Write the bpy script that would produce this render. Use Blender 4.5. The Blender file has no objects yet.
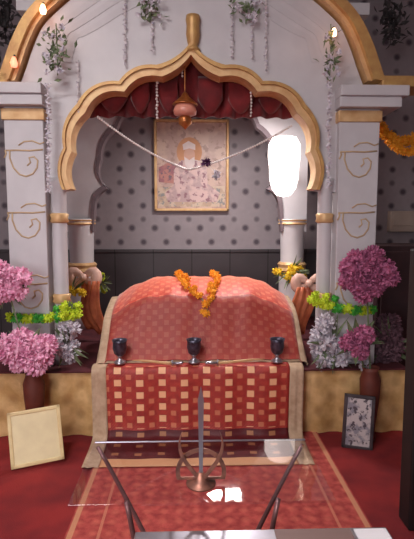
import bpy, bmesh, math, random
from mathutils import Vector, Matrix, Euler
from mathutils.geometry import tessellate_polygon
R = random.Random(7)
PI = math.pi
col = bpy.context.scene.collection

# ------------------------------------------------------------ camera
F = 480.0
PITCH = math.atan((269.5-220)/F)
YAW = math.atan((207-193)/F)
cam_d = bpy.data.cameras.new('camera'); cam = bpy.data.objects.new('camera', cam_d); col.objects.link(cam)
cam.location = (0, 0, 1.5)
cam.rotation_euler = Euler((PI/2-PITCH, 0, -YAW), 'XYZ')
cam_d.sensor_fit = 'VERTICAL'; cam_d.sensor_height = 36.0; cam_d.lens = F/539*36.0
cam_d.clip_start = 0.02
bpy.context.scene.camera = cam
_m = cam.rotation_euler.to_matrix()
def at(px, py, Y):
    """the point at distance Y that the photograph shows at a pixel"""
    d = _m @ Vector(((px-207)/F, -(py-269.5)/F, -1))
    d *= Y/d.y
    return Vector((d.x, Y, 1.5+d.z))

# ------------------------------------------------------------ materials
class NT:
    def __init__(s, name):
        s.m = bpy.data.materials.new(name); s.m.use_nodes = True
        s.t = s.m.node_tree; s.b = s.t.nodes['Principled BSDF']; s.o = s.t.nodes['Material Output']
    def n(s, t, **k):
        x = s.t.nodes.new(t)
        for a, v in k.items(): setattr(x, a, v)
        return x
    def l(s, a, b): s.t.links.new(a, b)
    def put(s, sock, v):
        if hasattr(v, 'is_output'): s.l(v, sock)
        else: sock.default_value = v
    def M(s, op, a, b=0.0, c=None):
        x = s.n('ShaderNodeMath', operation=op)
        s.put(x.inputs[0], a); s.put(x.inputs[1], b)
        if c is not None: s.put(x.inputs[2], c)
        return x.outputs[0]
    def mix(s, f, a, b):
        x = s.n('ShaderNodeMix', data_type='RGBA')
        s.put(x.inputs[0], f)
        s.put(x.inputs[6], a if hasattr(a, 'is_output') else (*a, 1)); s.put(x.inputs[7], b if hasattr(b, 'is_output') else (*b, 1))
        return x.outputs[2]
    def coords(s, kind='Object'):
        tc = s.n('ShaderNodeTexCoord'); return tc.outputs[kind]
    def xyz(s, v):
        x = s.n('ShaderNodeSeparateXYZ'); s.l(v, x.inputs[0]); return x.outputs
    def noise(s, v, sc, det=3):
        x = s.n('ShaderNodeTexNoise'); s.l(v, x.inputs['Vector']); x.inputs['Scale'].default_value = sc; x.inputs['Detail'].default_value = det
        return x.outputs[0]
    def bump(s, h, st=.3, d=.01):
        x = s.n('ShaderNodeBump'); s.l(h, x.inputs['Height']); x.inputs['Strength'].default_value = st; x.inputs['Distance'].default_value = d
        s.l(x.outputs[0], s.b.inputs['Normal'])
    def ramp(s, v, lo, hi):
        x = s.n('ShaderNodeMapRange'); s.l(v, x.inputs[0]); x.inputs[1].default_value = lo; x.inputs[2].default_value = hi; return x.outputs[0]
def srgb(r, g, b):
    f = lambda c: (c/255/12.92) if c/255 <= .04045 else ((c/255+.055)/1.055)**2.4
    return (f(r), f(g), f(b))
def mat(name, c, c2=None, sc=8, rough=.6, metal=0, bump=0, emit=None, es=1, sheen=0, coat=0):
    t = NT(name); v = t.coords()
    n = t.noise(v, sc)
    if c2 is None: c2 = tuple(x*.85 for x in c)
    t.l(t.mix(t.ramp(n, .3, .7), c, c2), t.b.inputs['Base Color'])
    t.b.inputs['Roughness'].default_value = rough; t.b.inputs['Metallic'].default_value = metal
    if sheen: t.b.inputs['Sheen Weight'].default_value = sheen
    if coat: t.b.inputs['Coat Weight'].default_value = coat
    if bump: t.bump(t.noise(v, sc*4), bump)
    if emit:
        t.b.inputs['Emission Color'].default_value = (*emit, 1); t.b.inputs['Emission Strength'].default_value = es
    return t.m
white = mat('white_marble', srgb(208, 204, 207), srgb(196, 192, 196), 5, .42)
white2 = mat('white_paint', srgb(204, 200, 203), srgb(194, 190, 194), 5, .5)
gold = mat('gold_paint', srgb(206, 166, 104), srgb(182, 136, 86), 14, .42, .25, .2)
gold_pale = mat('pale_gold_paint', srgb(226, 190, 140), srgb(206, 160, 110), 14, .45, .2)
velvet = mat('maroon_velvet', srgb(128, 22, 28), srgb(88, 10, 18), 9, .8, 0, .2, sheen=.3)
maroon = mat('maroon_cloth', srgb(92, 30, 38), srgb(70, 20, 30), 10, .85)
brass = mat('brass', srgb(200, 130, 70), srgb(160, 96, 56), 20, .35, .7)
copper = mat('copper', srgb(176, 120, 100), srgb(110, 76, 70), 30, .4, .6)
steel = mat('steel', srgb(190, 188, 196), srgb(160, 158, 168), 12, .28, .85)
steel_d = mat('dark_steel', srgb(96, 88, 92), srgb(70, 64, 70), 12, .4, .5)
pewter = mat('pewter', srgb(96, 94, 112), srgb(60, 52, 64), 40, .35, .6)
cream = mat('cream_cloth', srgb(206, 178, 150), srgb(180, 150, 122), 22, .8, 0, .2)
beadm = mat('white_bead', srgb(232, 220, 216), None, 40, .4)
petal_w = mat('white_petal', srgb(226, 218, 222), srgb(196, 190, 204), 30, .7)
petal_p = mat('pink_petal', srgb(250, 196, 218), srgb(236, 164, 200), 22, .7)
petal_m = mat('magenta_petal', srgb(204, 116, 154), srgb(150, 80, 116), 18, .7)
petal_y = mat('yellow_petal', srgb(250, 222, 60), srgb(240, 196, 40), 26, .7)
petal_g = mat('green_petal', srgb(90, 190, 60), srgb(50, 150, 60), 26, .7)
petal_l = mat('lime_petal', srgb(222, 236, 50), srgb(186, 214, 50), 26, .7)
mari = mat('marigold_petal', srgb(250, 184, 50), srgb(244, 150, 30), 60, .7)
leafm = mat('leaf_green', srgb(120, 134, 96), srgb(90, 104, 76), 30, .6)
leafd = mat('leaf_dark', srgb(70, 66, 66), srgb(50, 48, 50), 30, .6)
purple = mat('purple_petal', srgb(96, 40, 92), srgb(70, 26, 66), 30, .7)
terra = mat('terracotta', srgb(112, 52, 38), srgb(88, 38, 30), 12, .6)
satin_r = mat('rust_satin', srgb(226, 130, 84), srgb(170, 78, 52), 10, .45, 0, .1)
satin_p = mat('peach_satin', srgb(232, 196, 180), srgb(210, 168, 150), 10, .4)
black = mat('black_vinyl', srgb(30, 26, 28), srgb(20, 18, 20), 20, .6)
blackgr = mat('black_grille', srgb(18, 16, 18), srgb(40, 36, 38), 160, .7)
beige = mat('beige_plastic', srgb(170, 152, 140), None, 5, .5)
ceilm = mat('ceiling_paint', srgb(200, 194, 194), None, 3, .8)
sidew = mat('grey_wall_paint', srgb(150, 142, 144), None, 3, .8)
lampw = mat('lamp_glass', srgb(255, 245, 240), None, 5, .3, emit=(1, .9, .86), es=3.6)
lampc = mat('tube_glass', srgb(255, 245, 240), None, 5, .3, emit=(1, .93, .9), es=22)
lampo = mat('fairy_bulb_glass', srgb(255, 190, 140), None, 5, .3, emit=(1, .5, .28), es=9)
lampo2 = mat('dim_bulb_glass', srgb(255, 150, 110), None, 5, .3, emit=(1, .33, .2), es=2.2)

def m_wallpaper():
    t = NT('grey_wallpaper'); v = t.coords(); x, y, z = t.xyz(v)
    p = .249; q = .396
    ax = at(132, 228, 5.3); 
    def dots(ox, oz, k, r0):
        a = t.M('ABSOLUTE', t.M('SUBTRACT', t.M('FRACT', t.M('ADD', t.M('DIVIDE', t.M('SUBTRACT', x, ax.x), p), ox+50.5)), .5))
        b = t.M('ABSOLUTE', t.M('SUBTRACT', t.M('FRACT', t.M('ADD', t.M('DIVIDE', t.M('SUBTRACT', z, ax.z), q), oz+50.5)), .5))
        a = t.M('MULTIPLY', a, p); b = t.M('MULTIPLY', b, q)
        d = t.M('SQRT', t.M('ADD', t.M('MULTIPLY', a, a), t.M('MULTIPLY', b, b)))
        mm = t.n('ShaderNodeMapRange'); t.l(d, mm.inputs[0]); mm.inputs[1].default_value = r0*.45; mm.inputs[2].default_value = r0*1.2; mm.inputs[3].default_value = k; mm.inputs[4].default_value = 0
        return mm.outputs[0]
    f = t.M('MAXIMUM', t.M('MAXIMUM', dots(0, 0, .95, .040), dots(.5, .39, .95, .038)), dots(.5, -.24, .7, .034))
    base = t.mix(t.noise(v, 14), srgb(156, 146, 150), srgb(140, 131, 136))
    t.l(t.mix(f, base, srgb(70, 60, 70)), t.b.inputs['Base Color']); t.b.inputs['Roughness'].default_value = .6
    return t.m
wallpaper = m_wallpaper()
def m_wains():
    t = NT('dark_wainscot'); v = t.coords(); x, y, z = t.xyz(v)
    s = t.M('LESS_THAN', t.M('FRACT', t.M('DIVIDE', t.M('ADD', x, 50), .42)), .03)
    t.l(t.mix(s, t.mix(t.noise(v, 6), srgb(68, 61, 64), srgb(56, 50, 54)), srgb(34, 30, 32)), t.b.inputs['Base Color']); t.b.inputs['Roughness'].default_value = .5
    return t.m
wains = m_wains()
def m_carpet():
    t = NT('red_carpet'); v = t.coords()
    t.l(t.mix(t.ramp(t.noise(v, 3.5, 5), .35, .65), srgb(146, 34, 34), srgb(108, 18, 26)), t.b.inputs['Base Color'])
    t.b.inputs['Roughness'].default_value = .9; t.bump(t.noise(v, 150), .4); return t.m
def frac_band(t, v, p, lo, hi, off=0.0):
    f = t.M('FRACT', t.M('ADD', t.M('DIVIDE', v, p), 50+off))
    return t.M('MULTIPLY', t.M('GREATER_THAN', f, lo), t.M('LESS_THAN', f, hi))
def m_rug():
    t = NT('patterned_red_rug'); v = t.coords('UV'); u, w, _ = t.xyz(v)   # metres from the rug's left / far edge
    n = t.noise(v, 22, 4)
    lat = t.M('MULTIPLY', t.M('SINE', t.M('MULTIPLY', t.M('ADD', u, w), 38)), t.M('SINE', t.M('MULTIPLY', t.M('SUBTRACT', u, w), 38)))
    base = t.mix(t.ramp(n, .35, .65), srgb(188, 80, 72), srgb(150, 50, 50))
    base = t.mix(t.M('MULTIPLY', t.ramp(lat, .1, .9), .35), base, srgb(222, 120, 96))
    d = t.M('MINIMUM', u, t.M('SUBTRACT', 1.48, u))
    line = t.M('MULTIPLY', t.M('GREATER_THAN', d, .008), t.M('LESS_THAN', d, .035))
    base = t.mix(t.M('MULTIPLY', line, .8), base, srgb(206, 146, 110))
    l2 = t.M('MULTIPLY', t.M('GREATER_THAN', d, .15), t.M('LESS_THAN', d, .165))
    base = t.mix(t.M('MULTIPLY', l2, .55), base, srgb(214, 140, 110))
    t.l(base, t.b.inputs['Base Color']); t.b.inputs['Roughness'].default_value = .9; t.bump(t.noise(v, 120), .4); return t.m
def m_drape():      # front cloth with rows of gold squares; v runs down in metres
    t = NT('red_brocade_with_gold_squares'); uv = t.coords('UV'); u, w, _ = t.xyz(uv)
    base = t.mix(t.ramp(t.noise(uv, 30), .35, .65), srgb(178, 52, 46), srgb(146, 30, 36))
    inz = t.M('MULTIPLY', t.M('GREATER_THAN', w, .085), t.M('LESS_THAN', w, .52))
    big = t.M('MULTIPLY', frac_band(t, u, .152, .34, .66), frac_band(t, w, .083, .22, .76))
    sm = t.M('MULTIPLY', frac_band(t, u, .152, .38, .62, .5), frac_band(t, w, .083, .3, .7, .5))
    hatch = frac_band(t, t.M('ADD', u, w), .02, .0, .4)
    base = t.mix(t.M('MULTIPLY', hatch, .25), base, srgb(214, 110, 76))
    base = t.mix(t.M('MULTIPLY', t.M('MULTIPLY', sm, inz), .55), base, srgb(230, 150, 110))
    base = t.mix(t.M('MULTIPLY', big, inz), base, srgb(244, 186, 142))
    dark = t.M('MULTIPLY', t.M('GREATER_THAN', w, .53), t.M('LESS_THAN', w, .84))
    sp = t.M('MULTIPLY', frac_band(t, u, .152, .35, .65), frac_band(t, w, .11, .3, .6, .35))
    dk = t.mix(t.M('MULTIPLY', sp, .5), t.mix(t.noise(uv, 20), srgb(104, 16, 26), srgb(74, 10, 20)), srgb(214, 150, 100))
    base = t.mix(dark, base, dk)
    t.l(t.mix(t.M('GREATER_THAN', w, .84), base, srgb(222, 164, 118)), t.b.inputs['Base Color'])
    t.b.inputs['Roughness'].default_value = .55; t.bump(t.noise(uv, 60), .3); return t.m
def m_rumala():
    t = NT('orange_red_brocade'); uv = t.coords('UV'); u, w, _ = t.xyz(uv)
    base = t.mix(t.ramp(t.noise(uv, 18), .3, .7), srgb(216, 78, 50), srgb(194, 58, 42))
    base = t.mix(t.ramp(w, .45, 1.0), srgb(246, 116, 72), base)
    a = t.M('MULTIPLY', frac_band(t, u, .085, .3, .7), frac_band(t, w, .085, .3, .7))
    b = t.M('MULTIPLY', frac_band(t, u, .085, .32, .68, .5), frac_band(t, w, .085, .32, .68, .5))
    base = t.mix(t.M('MULTIPLY', t.M('MAXIMUM', a, b), .38), base, srgb(250, 160, 120))
    ln = t.M('MULTIPLY', t.M('GREATER_THAN', w, .66), t.M('LESS_THAN', w, .685))
    base = t.mix(t.M('MULTIPLY', ln, .6), base, srgb(240, 170, 130))
    ed = t.M('GREATER_THAN', w, 1.02)
    base = t.mix(t.M('MULTIPLY', ed, .6), base, srgb(120, 40, 40))
    t.l(base, t.b.inputs['Base Color']); t.b.inputs['Roughness'].default_value = .5; t.b.inputs['Sheen Weight'].default_value = .3
    t.bump(t.noise(uv, 60), .3); return t.m
def m_brocade():
    t = NT('gold_brocade'); v = t.coords(); x, y, z = t.xyz(v)
    n = t.noise(v, 9, 4)
    mo = t.M('MULTIPLY', t.M('SINE', t.M('MULTIPLY', x, 34)), t.M('SINE', t.M('MULTIPLY', z, 30)))
    base = t.mix(t.ramp(n, .35, .65), srgb(234, 196, 138), srgb(200, 156, 98))
    t.l(t.mix(t.M('MULTIPLY', t.ramp(mo, .1, .9), .4), base, srgb(150, 104, 60)), t.b.inputs['Base Color'])
    t.b.inputs['Roughness'].default_value = .5; t.b.inputs['Metallic'].default_value = .15; t.bump(t.noise(v, 40), .3); return t.m
def m_glass():
    t = NT('clear_glass'); t.t.nodes.remove(t.b)
    tr = t.n('ShaderNodeBsdfTransparent'); tr.inputs[0].default_value = (.93, .93, .95, 1)
    gl = t.n('ShaderNodeBsdfGlossy'); gl.inputs['Roughness'].default_value = .03; gl.inputs[0].default_value = (1, 1, 1, 1)
    fr = t.n('ShaderNodeFresnel'); fr.inputs[0].default_value = 1.5
    mx = t.n('ShaderNodeMixShader'); t.l(fr.outputs[0], mx.inputs[0]); t.l(tr.outputs[0], mx.inputs[1]); t.l(gl.outputs[0], mx.inputs[2])
    ge = t.n('ShaderNodeNewGeometry'); t.l(t.M('MULTIPLY', fr.outputs[0], t.M('SUBTRACT', 1.0, ge.outputs['Backfacing'])), mx.inputs[0])
    t.l(mx.outputs[0], t.o.inputs[0]); return t.m
carpet, rugm, drapem, rumalam, brocade, glass = m_carpet(), m_rug(), m_drape(), m_rumala(), m_brocade(), m_glass()
def mottled(name, a, b, c, sc):
    t = NT(name); v = t.coords(); n = t.noise(v, sc, 3); n2 = t.noise(v, sc*2.3, 3)
    t.l(t.mix(t.ramp(n2, .55, .62), t.mix(t.ramp(n, .45, .55), a, b), c), t.b.inputs['Base Color']); t.b.inputs['Roughness'].default_value = .45; return t.m
printm = mottled('grey_white_print', srgb(206, 196, 196), srgb(150, 146, 156), srgb(84, 74, 84), 16)
plaquem = mat('cream_card', srgb(246, 232, 186), srgb(232, 216, 172), 10, .4)

# ------------------------------------------------------------ mesh helpers
def obj(name, bm, m, parent=None, smooth=False):
    bmesh.ops.recalc_face_normals(bm, faces=bm.faces[:])
    me = bpy.data.meshes.new(name); bm.to_mesh(me); bm.free()
    for x in (m if isinstance(m, (list, tuple)) else [m]): me.materials.append(x)
    if smooth:
        for p in me.polygons: p.use_smooth = True
    o = bpy.data.objects.new(name, me); col.objects.link(o)
    if parent: o.parent = parent; o.matrix_parent_inverse = Matrix.Translation(-parent_world(parent))
    return o
def parent_world(p):
    v = Vector((0, 0, 0))
    while p:
        v += p.location; 
        if p.parent and False: pass
        p = None
    return v
def tag(o, label=None, cat=None, group=None, kind=None):
    if label: o['label'] = label
    if cat: o['category'] = cat
    if group: o['group'] = group
    if kind: o['kind'] = kind
    return o
def thing(name, label, cat, loc=(0, 0, 0), group=None):
    o = bpy.data.objects.new(name, None); col.objects.link(o); o.location = loc; o.empty_display_size = .1
    return tag(o, label, cat, group)
def copy_tree(o, parent=None, loc=None, label=None):
    c = o.copy(); col.objects.link(c)
    if parent: c.parent = parent
    if loc is not None: c.location = loc
    if label: c['label'] = label
    for ch in o.children: copy_tree(ch, c)
    return c
def B(): return bmesh.new()
def box(bm, c, s, bev=0, rot=None, mi=0):
    g = bmesh.ops.create_cube(bm, size=1); vs = g['verts']
    bmesh.ops.scale(bm, vec=s, verts=vs)
    if bev:
        es = list({e for v in vs for e in v.link_edges})
        r = bmesh.ops.bevel(bm, geom=es, offset=bev, segments=2, affect='EDGES', profile=.5)
        vs = list({v for f in r['faces'] for v in f.verts} | {v for v in vs if v.is_valid})
    if rot is not None: bmesh.ops.rotate(bm, cent=(0, 0, 0), matrix=rot, verts=vs)
    bmesh.ops.translate(bm, vec=c, verts=vs)
    if mi:
        for f in {f for v in vs for f in v.link_faces}: f.material_index = mi
    return vs
def bx(bm, x0, x1, y0, y1, z0, z1, bev=0, mi=0): return box(bm, ((x0+x1)/2, (y0+y1)/2, (z0+z1)/2), (abs(x1-x0), abs(y1-y0), abs(z1-z0)), bev, None, mi)
def lathe(bm, prof, c=(0, 0, 0), seg=24):
    rings = []
    for r, z in prof:
        if r < 1e-5: rings.append([bm.verts.new((c[0], c[1], c[2]+z))])
        else: rings.append([bm.verts.new((c[0]+r*math.cos(2*PI*i/seg), c[1]+r*math.sin(2*PI*i/seg), c[2]+z)) for i in range(seg)])
    for a, b in zip(rings, rings[1:]):
        for i in range(seg):
            j = (i+1) % seg
            q = [a[0]] if len(a) == 1 else [a[i], a[j]]
            p = [b[0]] if len(b) == 1 else [b[j], b[i]]
            if len(q)+len(p) > 2: bm.faces.new(q+p)
    if len(rings[0]) > 1: bm.faces.new(rings[0][::-1])
    if len(rings[-1]) > 1: bm.faces.new(rings[-1])
def tube(bm, pts, r, seg=8, flat=1.0):
    pts = [Vector(p) for p in pts]; rs = r if isinstance(r, (list, tuple)) else [r]*len(pts); prev = None; rings = []
    for i, p in enumerate(pts):
        d = (pts[min(i+1, len(pts)-1)]-pts[max(i-1, 0)]).normalized()
        up = Vector((0, 1, 0)) if abs(d.y) < .9 else Vector((1, 0, 0))
        a = d.cross(up).normalized(); b = d.cross(a).normalized()
        if prev and a.dot(prev) < 0: a, b = -a, -b
        prev = a
        rings.append([bm.verts.new(p+(a*math.cos(2*PI*k/seg)+b*flat*math.sin(2*PI*k/seg))*rs[i]) for k in range(seg)])
    for A, C in zip(rings, rings[1:]):
        for k in range(seg): bm.faces.new([A[k], A[(k+1) % seg], C[(k+1) % seg], C[k]])
    bm.faces.new(rings[0][::-1]); bm.faces.new(rings[-1])
def prism(bm, poly, y0, y1, mi=0):
    """poly: list of (x,z); a slab between y0 and y1"""
    tri = tessellate_polygon([[Vector((x, z, 0)) for x, z in poly]])
    f = [bm.verts.new((x, y0, z)) for x, z in poly]; b = [bm.verts.new((x, y1, z)) for x, z in poly]
    fs = []
    for t in tri:
        fs.append(bm.faces.new([f[i] for i in t])); fs.append(bm.faces.new([b[i] for i in reversed(t)]))
    n = len(poly)
    for i in range(n): fs.append(bm.faces.new([f[i], f[(i+1) % n], b[(i+1) % n], b[i]]))
    for q in fs: q.material_index = mi
def ribbon(bm, A, C, y0, y1, mi=0):
    """band between two open curves A and C (x,z) of equal length, thick from y0 to y1"""
    n = len(A)
    V = [[bm.verts.new((p[0], y, p[1])) for p in L] for L in (A, C) for y in (y0, y1)]
    a0, a1, c0, c1 = V
    for i in range(n-1):
        for q in ([a0[i], a0[i+1], c0[i+1], c0[i]], [a1[i], c1[i], c1[i+1], a1[i+1]], [a0[i], a1[i], a1[i+1], a0[i+1]], [c0[i], c0[i+1], c1[i+1], c1[i]]):
            bm.faces.new(q).material_index = mi
    bm.faces.new([a0[0], c0[0], c1[0], a1[0]]).material_index = mi; bm.faces.new([a0[-1], a1[-1], c1[-1], c0[-1]]).material_index = mi
def ball(bm, c, r, sub=1, jit=0, sq=1, mi=0):
    g = bmesh.ops.create_icosphere(bm, subdivisions=sub, radius=r)
    for v in g['verts']:
        v.co *= 1+R.uniform(-jit, jit); v.co.z *= sq; v.co += Vector(c)
    if mi:
        for f in {f for v in g['verts'] for f in v.link_faces}: f.material_index = mi
def blade(bm, base, d, L, w, up=None, mi=0):
    """one pointed leaf or petal, a folded quad pair"""
    d = Vector(d).normalized(); up = Vector(up) if up else Vector((R.uniform(-1, 1), R.uniform(-1, 1), R.uniform(-1, 1)))
    s = d.cross(up)
    if s.length < 1e-3: s = d.cross(Vector((0, 0, 1.0001)))+Vector((1e-3, 0, 0))
    s.normalize(); n = s.cross(d); b = Vector(base)
    v = [bm.verts.new(b), bm.verts.new(b+d*L*.5+s*w*.5), bm.verts.new(b+d*L+n*L*.1), bm.verts.new(b+d*L*.5-s*w*.5), bm.verts.new(b+d*L*.5-n*w*.18)]
    for q in ((0, 1, 4), (1, 2, 4), (2, 3, 4), (3, 0, 4)): bm.faces.new([v[k] for k in q]).material_index = mi
def rdir(): 
    z = R.uniform(-1, 1); a = R.uniform(0, 2*PI); r = math.sqrt(1-z*z); return Vector((r*math.cos(a), r*math.sin(a), z))
def cluster(r, n, pl, pw):     # ruffled blossom head: petals all round a core
    bm = B(); ball(bm, (0, 0, 0), r*.72, 2, .06)
    for i in range(n):
        d = rdir(); t = d.cross(rdir()).normalized()
        b = d*r*.62
        blade(bm, b, d+t*.45, pl, pw)
    return bm
def me_of(name, bm, m):
    for f in bm.faces: pass
    bmesh.ops.recalc_face_normals(bm, faces=bm.faces[:])
    me = bpy.data.meshes.new(name); bm.to_mesh(me); bm.free(); me.materials.append(m); return me
def inst(name, me, parent, loc, s=1.0, rz=0):
    o = bpy.data.objects.new(name, me); col.objects.link(o); o.parent = parent
    o.location = Vector(loc)-(parent.location if parent else Vector((0, 0, 0)))
    o.scale = (s, s, s); o.rotation_euler = (R.uniform(0, 6), R.uniform(0, 6), rz); return o
def part(name, bm, m, parent, smooth=False): return obj(name, bm, m, parent, smooth)

# ------------------------------------------------------------ the room
YB = 5.3; CZ = 3.9
def struct(name, bm, m, smooth=False): return tag(obj(name, bm, m, None, smooth), kind='structure')
b = B(); bx(b, -3.2, 3.2, -2.5, YB+.1, -.1, 0); struct('floor', b, carpet)
b = B(); bx(b, -3.2, 3.2, -2.5, YB+.1, CZ, CZ+.1); struct('ceiling', b, ceilm)
b = B(); bx(b, -3.2, 3.2, YB, YB+.1, 0, CZ); struct('wall_back', b, wallpaper)
b = B(); bx(b, -3.3, -3.2, -2.5, YB+.1, 0, CZ); struct('wall_left', b, sidew)
b = B(); bx(b, 3.2, 3.3, -2.5, YB+.1, 0, CZ); struct('wall_right', b, sidew)
b = B(); bx(b, -3.2, 3.2, -2.6, -2.5, 0, CZ); struct('wall_front', b, sidew)
wz = at(190, 249, YB).z
b = B(); bx(b, -3.2, 3.2, YB-.04, YB, 0, wz-.02); bx(b, -3.2, 3.2, YB-.055, YB, wz-.035, wz, .006); struct('trim_1', b, wains)

# added unseen window behind the viewer, brightening the rear arch from the front
b = B()
for (a0, a1, c0, c1) in ((-.9, .9, 2.34, 2.4), (-.9, .9, 1.0, 1.06), (-.9, -.84, 1.0, 2.4), (.84, .9, 1.0, 2.4), (-.03, .03, 1.0, 2.4)): bx(b, a0-1.6, a1-1.6, -2.5, -2.44, c0, c1, .004)
struct('added_window_1', b, white2)
b = B(); bx(b, -2.44, -.76, -2.495, -2.485, 1.06, 2.34); struct('added_window_2', b, mat('added_glow_pane', srgb(240, 240, 245), None, 3, .4, emit=(.95, .97, 1), es=2.0))  # glowing pane of the added window
# rug
b = B(); uvl = b.loops.layers.uv.new('UVMap')
rx0, rx1, ry0, ry1 = -.61, .87, 1.0, 3.24
vs = bx(b, rx0, rx1, ry0, ry1, .0005, .012)
for f in b.faces:
    for l in f.loops: l[uvl].uv = (l.vert.co.x-rx0, ry1-l.vert.co.y)
tag(obj('rug', b, rugm), 'patterned light red rug with thin beige border lines on the red carpet', 'rug')

# ------------------------------------------------------------ the palanquin
PF = 3.36      # front face of the piers
palki = thing('palanquin', 'large white palanquin canopy with gold-trimmed cusped arches on a brocade-covered plinth', 'palanquin', (0, PF, 0))
PH = .467
px0, px1 = at(-12, 300, PF).x, at(402, 300, PF).x
b = B(); bx(b, px0, px1, 3.26, 5.05, .0, PH-.012); part('plinth', b, brocade, palki)
# hanging brocade skirt, pleated
b = B(); 
def pleat(bm, x0, x1, y, z0, z1, n, amp, thick=.006):
    N = int((x1-x0)/.012); 
    rows = []
    for k, z in enumerate((z1, (z0+z1)/2, z0)):
        rows.append([bm.verts.new((x0+(x1-x0)*i/N, y-amp*(.3+.35*k)*(.5+.5*math.sin(2*PI*n*i/N))-.004, z)) for i in range(N+1)])
    for a, c in zip(rows, rows[1:]):
        for i in range(N): bm.faces.new([a[i], a[i+1], c[i+1], c[i]])
pleat(b, px0, px1, 3.26, .004, PH-.002, 13, .03)
sk = part('brocade_skirt', b, brocade, palki, True)
b = B(); bx(b, px0-.005, px1+.005, 3.225, 5.05, PH-.012, PH, .004); part('plinth_top', b, maroon, palki)

# piers
zc_top = at(350, 88, PF).z; zc_bot = at(350, 109, PF).z; zg0 = at(350, 122, PF).z; zg1 = at(350, 110, PF).z
def symbol(bm, cx, cz, s, y):
    """gold relief sign: an open loop under a sweeping overline with a tail"""
    def T(pts, r=.0058): tube(bm, [(cx+x*s, y, cz+z*s) for x, z in pts], r, 6, .6)
    T([(-.78, .5), (-.8, .1), (-.62, -.42), (-.3, -.78), (.05, -.88), (.42, -.74), (.66, -.4), (.7, -.02), (.5, .18), (.24, .12), (.3, -.14), (.12, -.3)])
    T([(-1.05, .5), (-.4, .52), (.3, .5), (1.0, .56)])
    T([(-.3, .78), (.0, .98), (.45, 1.02), (.85, .86), (1.08, .95)], .005)
    T([(-1.1, .1), (-.98, .34), (-1.04, .52)], .006)
gold_faint = mat('faded_gold', srgb(206, 178, 140), srgb(190, 160, 128), 30, .5, .1)
def pier(sx0, sx1, s2a, s2b, name):
    x0, x1 = at(sx0, 180, PF).x, at(sx1, 180, PF).x
    p = B(); bx(p, x0, x1, PF, PF+.34, PH, zc_bot, .006)
    # shallow base and raised frame
    bx(p, x0-.015, x1+.015, PF-.015, PF+.355, PH, PH+.16, .006)
    pp = part('pier', p, white, palki)
    g = B(); bx(g, x0-.012, x1+.012, PF-.014, PF+.352, zg0, zg1-.004, .006); part('gold_band', g, gold_pale, pp)
    cx = (x0+x1)/2
    for py in (161, 222, 292):
        g = B(); symbol(g, cx, at(300, py, PF).z, .125, PF-.002); part('gold_emblem', g, gold_faint, pp, True)
    # slender engaged column beside the pier
    xa, xb = at(s2a, 180, PF).x, at(s2b, 180, PF).x; r = (xb-xa)/2; c = ((xa+xb)/2, PF+.09, 0)
    zt = at(60, 186, PF).z
    p = B(); zr = at(60, 218, PF).z
    lathe(p, [(r*1.25, PH), (r*1.25, PH+.12), (r*1.0, PH+.16), (r*.86, PH+.22), (r*.9, zr-.06), (r*.92, zt-.03), (r*1.1, zt+.02), (r*1.15, zt+.06)], c)
    cc = part('slender_column', p, white, palki, True)
    for zz in (zr, at(60, 300, PF).z):
        g = B(); lathe(g, [(r*.9, zz-.035), (r*1.15, zz-.025), (r*1.02, zz), (r*1.15, zz+.025), (r*.9, zz+.035)], c); part('gold_ring', g, gold_pale, cc, True)
    # corbel slab above
    p = B(); o = .05
    bx(p, x0-.06 if name == 'l' else x0-.02, x1+.02 if name == 'l' else x1+.12, PF-.07, PF+.40, zc_bot, zc_bot+(zc_top-zc_bot)*.5, .006)
    bx(p, x0-.10 if name == 'l' else x0-.02, x1+.02 if name == 'l' else x1+.16, PF-.09, PF+.42, zc_bot+(zc_top-zc_bot)*.5, zc_top, .006)
    part('corbel', p, white2, palki)
pier(6, 45, 46, 63, 'l'); pier(338, 378, 321, 337, 'r')

# cusped front arch
def arc(p, q, bulge, n=9):
    p, q = Vector(p), Vector(q); d = q-p; nrm = Vector((-d.y, d.x)).normalized()
    return [p+d*(i/n)+nrm*(bulge*4*(i/n)*(1-i/n)) for i in range(n)]
def cusp(notches, bul):
    out = []
    for i in range(len(notches)-1): out += arc(notches[i], notches[i+1], bul[i])
    return out+[Vector(notches[-1])]
AW = PF+.06    # arch wall face
def PX(L, Y): 
    r = []
    for p in L:
        v = at(p[0], p[1], Y); r.append((v.x, v.z))
    return r
cx = 191
inn_h = [(-119, 189), (-118, 152), (-105, 114), (-66, 93), (-29, 78), (0, 56)]
mid_h = [(-122, 190), (-121, 150), (-108, 111), (-68, 89), (-30, 74), (0, 52)]
out_h = [(-127, 190), (-126, 149), (-113, 106), (-71, 83), (-34, 67), (0, 44)]
bul_i = [-5, -6, -9, -7, 3]; bul_o = [-5, -6, -8, -6, 4]
def full(h, bl, sgn=-1):
    L = cusp([(cx+x, y) for x, y in h], [sgn*k for k in bl])
    Rr = [Vector((2*cx-p.x, p.y)) for p in reversed(L[:-1])]
    return L+Rr
IN, MI, OU = (full(inn_h, bul_i, 1), full(mid_h, bul_i, 1), full(out_h, bul_o, 1))
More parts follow.
